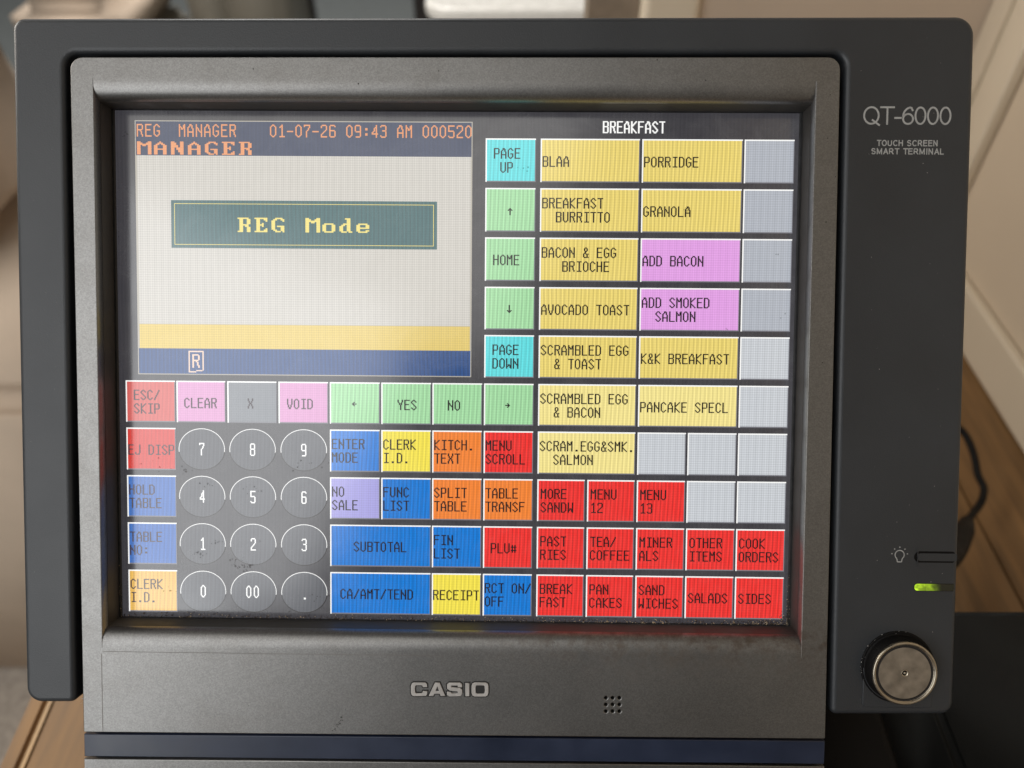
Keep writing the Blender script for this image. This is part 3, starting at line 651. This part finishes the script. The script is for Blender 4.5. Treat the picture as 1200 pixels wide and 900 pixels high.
colx = {0: (-141.6, -123.4), 1: (-122.9, -104.9), 2: (-104.2, -86.1), 3: (-85.4, -67.2), 4: (-66.57, -48.27), 5: (-47.7, -29.48), 6: (-29.0, -10.85), 7: (-10.17, 7.88),
        8: (9.59, 26.93), 9: (27.85, 45.12), 10: (45.95, 63.51), 11: (64.2, 81.84), 12: (82.47, 100.24)}
rowT = [88.21, 70.62, 52.96, 35.2, 17.75, .12, -17.25, -34.85, -52.40, -70.1]
rowB = [72.76, 55.05, 37.35, 19.77, 2.31, -15.12, -32.76, -50.25, -67.91, -85.74]
PX = 280 / 901.0
KEYS = [  # row, first column, last column, colour, lines, left offset px (per line), ink
 (0,7,7,'cyan',['PAGE','UP'],[9.5,17]), (0,8,9,'yellow',['BLAA']), (0,10,11,'yellow',['PORRIDGE']), (0,12,12,'grey',[]),
 (1,7,7,'green',['^'],[25]), (1,8,9,'yellow',['BREAKFAST','  BURRITTO']), (1,10,11,'yellow',['GRANOLA']), (1,12,12,'grey',[]),
 (2,7,7,'green',['HOME'],[9.5]), (2,8,9,'yellow',['BACON & EGG','   BRIOCHE']), (2,10,11,'violet',['ADD BACON']), (2,12,12,'grey',[]),
 (3,7,7,'green',['_'],[25]), (3,8,9,'yellow',['AVOCADO TOAST']), (3,10,11,'violet',['ADD SMOKED','  SALMON']), (3,12,12,'grey',[]),
 (4,7,7,'cyan',['PAGE','DOWN'],[9.5,9.5]), (4,8,9,'yellow',['SCRAMBLED EGG','  & TOAST']), (4,10,11,'yellow',['K&K BREAKFAST']), (4,12,12,'grey',[]),
 (5,0,0,'rose',['ESC/','SKIP'],[9.5,9.5]), (5,1,1,'pink',['CLEAR'],[9]), (5,2,2,'midgrey',['X'],[24]), (5,3,3,'pink',['VOID'],[10]),
 (5,4,4,'green',['<'],[25]), (5,5,5,'green',['YES'],[19]), (5,6,6,'green',['NO'],[18]), (5,7,7,'green',['>'],[25]),
 (5,8,9,'pale',['SCRAMBLED EGG','  & BACON']), (5,10,11,'pale',['PANCAKE SPECL']), (5,12,12,'grey',[]),
 (6,0,0,'red_dim',['EJ DISP'],[2]), (6,4,4,'blue',['ENTER','MODE']), (6,5,5,'lemon',['CLERK','I.D.']), (6,6,6,'orange',['KITCH.','TEXT']), (6,7,7,'red',['MENU','SCROLL']),
 (6,8,9,'pale',['SCRAM.EGG&SMK.','  SALMON']), (6,10,10,'grey',[]), (6,11,11,'grey',[]), (6,12,12,'grey',[]),
 (7,0,0,'blue_dim',['HOLD','TABLE']), (7,4,4,'lilac',['NO','SALE']), (7,5,5,'blue',['FUNC','LIST']), (7,6,6,'orange',['SPLIT','TABLE']), (7,7,7,'orange',['TABLE','TRANSF']),
 (7,8,8,'red',['MORE','SANDW'],[4,4]), (7,9,9,'red',['MENU','12'],[4,4]), (7,10,10,'red',['MENU','13'],[4,4]), (7,11,11,'grey',[]), (7,12,12,'grey',[]),
 (8,0,0,'blue_dim',['TABLE','NO:']), (8,4,5,'blue',['SUBTOTAL'],[28]), (8,6,6,'blue',['FIN','LIST']), (8,7,7,'red',['PLU#'],[9]),
 (8,8,8,'red',['PAST','RIES'],[4,4]), (8,9,9,'red',['TEA/','COFFEE'],[4,4]), (8,10,10,'red',['MINER','ALS'],[4,4]), (8,11,11,'red',['OTHER','ITEMS'],[4,4]), (8,12,12,'red',['COOK','ORDERS'],[3.5,3.5]),
 (9,0,0,'amber',['CLERK','I.D.']), (9,4,5,'blue',['CA/AMT/TEND'],[12]), (9,6,6,'lemon',['RECEIPT'],[1.5]), (9,7,7,'blue',['RCT ON/','OFF']),
 (9,8,8,'red',['BREAK','FAST'],[4,4]), (9,9,9,'red',['PAN','CAKES'],[4,4]), (9,10,10,'red',['SAND','WICHES'],[4,4]), (9,11,11,'red',['SALADS'],[3.5]), (9,12,12,'red',['SIDES'],[4]),
]
COLN = {'grey_pale': 'blank pale grey', 'cyan':'turquoise','yellow':'yellow','grey':'blank light grey','green':'pale green','violet':'violet pink','rose':'faded red','pink':'pink','midgrey':'grey','pale':'pale yellow','red_dim':'faded red',
        'blue':'blue','lemon':'bright yellow','orange':'orange','red':'red','blue_dim':'faded blue','lilac':'lilac','amber':'amber yellow'}
ARW = {'^': 'an up arrow', '_': 'a down arrow', '<': 'a left arrow', '>': 'a right arrow'}
for k in KEYS:
    r, c0_, c1_, colr, lines = k[:5]; offs = k[5] if len(k) > 5 else [2.3] * len(lines)
    u0, u1 = colx[c0_][0], colx[c1_][1]; v1, v0 = rowT[r], rowB[r]; cu_, cv_ = (u0 + u1) / 2, (v0 + v1) / 2
    hw_, hh = (u1 - u0) / 2, (v1 - v0) / 2; mb = MB(); t = .48
    mb.rect(-hw_ + t, -hh + .4, hw_ - .3, hh - t, .06, 0)
    mb.rect(-hw_, hh - t, hw_, hh, .06, 1); mb.rect(-hw_, -hh, -hw_ + t, hh - t, .06, 1)
    mb.rect(hw_ - .3, -hh + .4, hw_, hh - t, .06, 2); mb.rect(-hw_ + t, -hh, hw_, -hh + .4, .06, 2)
    tops = [20] if len(lines) == 1 else [11, 27]
    for ln, of, tp in zip(lines, offs, tops): write(mb, ln, -hw_ + of * PX, hh - tp * PX, 3, .09)
    if colr == 'grey' and r >= 4: colr = 'grey_pale'
    ink = LC['ink_soft'] if c0_ < 4 else LC['ink']
    o = sub('touch_key', mb, [LC[colr], LC['hi'], LC['lo'], ink], (cu_, cv_))
    txt = ' '.join(' '.join(lines).split())
    o['label'] = ('%s touch key' % COLN[colr]) + ((' with %s' % ARW[txt]) if txt in ARW else (' reading %s' % txt) if txt else '')

# round number keys
for r, row in enumerate((('7','8','9'), ('4','5','6'), ('1','2','3'), ('0','00','.'))):
    for c, dgt in enumerate(row):
        cu_ = (colx[c+1][0] + colx[c+1][1]) / 2 + .1; cv_ = (rowT[6+r] + rowB[6+r]) / 2; mb = MB(); rx, ry = 8.3, 7.45
        n = 48; ang = [2 * math.pi * i / n for i in range(n)]
        mb.poly([(rx * math.cos(t), ry * math.sin(t), .06) for t in ang], 0)
        for i in range(n):
            t0, t1 = ang[i], ang[i] + 2 * math.pi / n; tm = (t0 + t1) / 2
            up = -.12 < math.sin(tm); th = (.24 if up else .34)
            mb.poly([(q * rx * math.cos(t) + d * math.cos(t), q * ry * math.sin(t) + d * math.sin(t), .062) for q, t, d in ((1, t0, 0), (1, t0, th), (1, t1, th), (1, t1, 0))], 1 if up else 2)
        off = {1: -.35, 2: -1.8}[len(dgt)]
        if dgt == '.': mb.rect(-.2, -2.6, .55, -1.9, .09, 3)
        else:
            cw = P * .95
            write(mb, dgt, -3.2 * cw + (off if len(dgt) > 1 else 0), 2.35, 3, .09, cw=cw, ch=P * 1.22, adv=9, fat=.5, fath=.2)
        o = sub('number_key', mb, [LC['digit'], LC['hi'], LC['ink'], LC['wtext']], (cu_, cv_)); o['label'] = 'round grey touch key reading %s' % ('a dot' if dgt == '.' else dgt)

# the message window at upper left
def fr(x0, y0, x1, y1):
    a, b_ = F(x0, y0), F(x1, y1); return a[0], b_[1], b_[0], a[1]
u0, v0, u1, v1 = (F(157.5, 142)[0] + F(162.5, 438)[0]) / 2, (F(163, 438.5)[1] + F(552, 442)[1]) / 2, (F(553.5, 150)[0] + F(552.5, 435)[0]) / 2, (F(158, 141.5)[1] + F(552, 142.3)[1]) / 2
mb = MB(); mb.rect(u0, v0, u1, v1, .05); sub('window_outline', mb, [LC['line']])
yh, yy, yb = F(350, 183)[1], F(350, 380.5)[1], F(350, 409.5)[1]; g = .32
mb = MB(); mb.rect(u0 + g, yh, u1 - g, v1 - g, .08); ut = u0 + .72
vv = v1 - 4.2 * PX; write(mb, 'REG  MANAGER', ut, vv, 1, .11, cw=P * 1.18, ch=P * 1.18, adv=10.0 * .985, fat=.3)
vv2 = F(350, 153)[1]
write(mb, '01-07-26 09:43 AM 000520', (F(316.5, 160)[0]), vv, 1, .11, cw=P * 1.18, ch=P * 1.18, adv=9.85, fat=.3)
write_wide(mb, 'MANAGER', ut, F(220, 166)[1], 1, .11, P * 2.12, P * 1.36, P * 19.85)
sub('title_bar', mb, [LC['slate'], LC['otext']])
mb = MB(); mb.rect(u0 + g + .4, yy, u1 - g - .25, yh, .08); sub('message_area', mb, [LC['white']])
mb = MB(); mb.rect(u0 + g + .4, yb, u1 - g - .25, yy - .2, .08); sub('entry_strip', mb, [LC['strip']])
mb = MB(); mb.rect(u0 + g, v0 + g, u1 - g, yb, .08)
a = F(221, 411); s_ = PX
mb.rect(a[0], a[1] - 25.5 * s_, a[0] + 1.6 * s_, a[1], .11, 1); mb.rect(a[0] + 1.6 * s_, a[1] - 1.6 * s_, a[0] + 18 * s_, a[1], .11, 1)
mb.rect(a[0] + 16.4 * s_, a[1] - 23 * s_, a[0] + 18 * s_, a[1] - 1.6 * s_, .11, 1); mb.rect(a[0] + 1.6 * s_, a[1] - 25.5 * s_, a[0] + 9 * s_, a[1] - 24 * s_, .11, 1); mb.rect(a[0] + 9 * s_, a[1] - 24 * s_, a[0] + 16.4 * s_, a[1] - 22.6 * s_, .11, 1)
write(mb, 'R', a[0] + 4.4 * s_, a[1] - 4 * s_, 1, .11, cw=P * 1.35, ch=P * 1.3, fat=.55)
sub('status_bar', mb, [LC['navy'], LC['rtext']])
mb = MB(); q = fr(200.5, 234.5, 512, 292.5); mb.rect(q[0], q[1], q[2], q[3], .10, 0)
i_ = 1.15; th = .2
mb.rect(q[0] + i_, q[1] + i_, q[2] - i_, q[1] + i_ + th, .12, 1); mb.rect(q[0] + i_, q[3] - i_ - th, q[2] - i_, q[3] - i_, .12, 1)
mb.rect(q[0] + i_, q[1] + i_ + th, q[0] + i_ + th, q[3] - i_ - th, .12, 1); mb.rect(q[2] - i_ - th, q[1] + i_ + th, q[2] - i_, q[3] - i_ - th, .12, 1)
aa = F(278.5, 255); write_wide(mb, 'REG Mode', aa[0], aa[1], 1, .13, P * 2.15, P * 1.52, P * 19.85)
sub('mode_banner', mb, [LC['teal'], LC['ytext']])
mb = MB(); aa = F(706.5, 142); write(mb, 'BREAKFAST', aa[0], aa[1], 0, .09, cw=P * 1.0, ch=P * 1.12, adv=8.1, fat=.9, fath=.25); sub('page_title', mb, [LC['wtext']])

# ------------------------------------------------------------------ dirt
def flakes(name, pts, mats, parent=T):
    """pts: (u, v, w, radius, material index): small irregular lumps"""
    mb = MB()
    for (u, v, w_, r, mi) in pts:
        n = 5; a0 = random.random() * 6; ring_ = []
        for k in range(n):
            t = a0 + 2 * math.pi * k / n; q = r * random.uniform(.5, 1.25); ring_.append((u + q * math.cos(t), v + q * math.sin(t), w_))
        top = (u + random.uniform(-.2, .2) * r, v + random.uniform(-.2, .2) * r, w_ + r * random.uniform(.3, .9))
        for k in range(n): mb.poly([ring_[k], ring_[(k + 1) % n], top], mi)
    o = link(name, mb.mesh(mats), parent, None, face=True if parent is T else 'sub'); o['kind'] = 'stuff'; return o
pts = []
for k in range(1500):                              # crumbs packed in the gutter under the glass
    t = random.random(); u = gl + (gr - gl) * t; dens = .45 + .55 * abs(noise.noise(Vector((u * .13, 0, 0)))) * 2 + .4 * t
    if random.random() > dens: continue
    v = vBi + .3 + abs(random.gauss(0, .8)); pts.append((u, v, .45, random.uniform(.08, .28) * (1.7 if random.random() < .05 else 1), 1 if random.random() < .9 - .25 * t else 0))
for k in range(180):
    v = gB + abs(random.gauss(0, 9)); s_ = random.random() < .5; pts.append(((gl - random.uniform(0, .9)) if s_ else (gr + random.uniform(-.3, .9)), v, .5, random.uniform(.05, .22), 1 if random.random() < .8 else 0))
for k in range(260):                               # more of them heaped in the lower right corner
    u = gr - abs(random.gauss(0, 9)); v = vBi + .4 + abs(random.gauss(0, .9 + (u > gr - 3) * 1.3)); pts.append((min(u, gr), v, .5, random.uniform(.08, .30), 0 if random.random() < .3 else 1))
flakes('gutter_crumbs', pts, [M['crumb'], M['crumb_dark']])
pts = []
for k in range(620):                               # dust in the groove round the silver panel
    t = random.random(); side = random.random()
    if side < .5: p = F(80 + 15 * t + random.uniform(-2.2, 2.0), 90 + 740 * t ** .8, 3)
    elif side < .85: p = F(989 - 18 * t + random.uniform(-1.5, 2), 90 + 740 * t ** .7, 3)
    else: p = F(95 + 880 * t, 65 + random.uniform(-1.5, 1.5), 3)
    pts.append((p[0], p[1], 2.0, random.uniform(.07, .24), 0))
flakes('groove_dust', pts, [M['dust']])
pts = []
for k in range(70):
    p = F(random.uniform(90, 980), random.choice((random.uniform(72, 118), random.uniform(768, 850))), WS); pts.append((p[0], p[1], WS - .02 if False else WS, random.uniform(.05, .16), 0))
for x, y in ((420, 98), (514, 83), (827, 94), (973, 111), (970, 162), (979, 207), (968, 260), (964, 425), (297, 81), (770, 70)):
    p = F(x, y, WS); pts.append((p[0], p[1], WS, .28, 0))
for k in range(60):
    p = F(random.gauss(770, 90), random.gauss(755, 9), WS - 2); pts.append((p[0], p[1], WS - .05, random.uniform(.06, .22), 1))
flakes('bezel_specks', pts, [M['grime'], M['crumb_dark']])
pts = []
for k in range(26):                                # scuff at the bottom edge of the silver panel
    t = random.random(); p = F(388 + 14 * t + random.uniform(-1.5, 1.5), 860 - 19 * t + random.uniform(-2, 2), WS); pts.append((p[0], p[1], WS - .0, random.uniform(.15, .42), 0))
flakes('scuff_mark', [(u, v, w_, r, 0) for u, v, w_, r, _ in pts], [M['smudge']])
pts = []
for cx, cy, sp, n_ in ((233, 649, 4, 16), (255, 636, 4, 8), (282, 660, 8, 22), (289, 664, 5, 14), (216, 552, 4, 8), (306, 634, 1.5, 3), (297, 574, 6, 8), (246, 568, 5, 6), (805, 246, 2.5, 9), (851, 386, 1.5, 4),
                       (910, 298, 1, 2), (914, 373, 1, 1), (920, 368, 1, 1), (177, 545, 8, 8), (610, 197, 4, 6), (150, 160, 5, 6), (370, 700, 10, 10), (202, 692, 5, 5), (355, 545, 12, 8), (145, 275, 5, 4)):
    for k in range(n_):
        p = F(cx + random.gauss(0, sp), cy + random.gauss(0, sp * .5)); pts.append((p[0], p[1], .16, random.uniform(.12, .42), 0))
for k in range(90):
    p = F(random.uniform(140, 925), random.uniform(140, 720)); pts.append((p[0], p[1], .16, random.uniform(.05, .13), 0))
flakes('screen_smudges', pts, [M['smudge']], LCD)
pts = []
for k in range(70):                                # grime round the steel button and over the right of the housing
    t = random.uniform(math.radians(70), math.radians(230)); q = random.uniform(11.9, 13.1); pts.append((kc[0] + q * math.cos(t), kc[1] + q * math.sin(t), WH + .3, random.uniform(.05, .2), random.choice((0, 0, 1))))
for k in range(60):
    p = F(random.uniform(1002, 1108), random.uniform(30, 825), WH); pts.append((p[0], p[1], WH, random.uniform(.04, .15), random.choice((0, 1, 1))))
for k in range(25):
    p = F(random.uniform(25, 68), random.uniform(40, 800), WH); pts.append((p[0], p[1], WH, random.uniform(.03, .08), 1))
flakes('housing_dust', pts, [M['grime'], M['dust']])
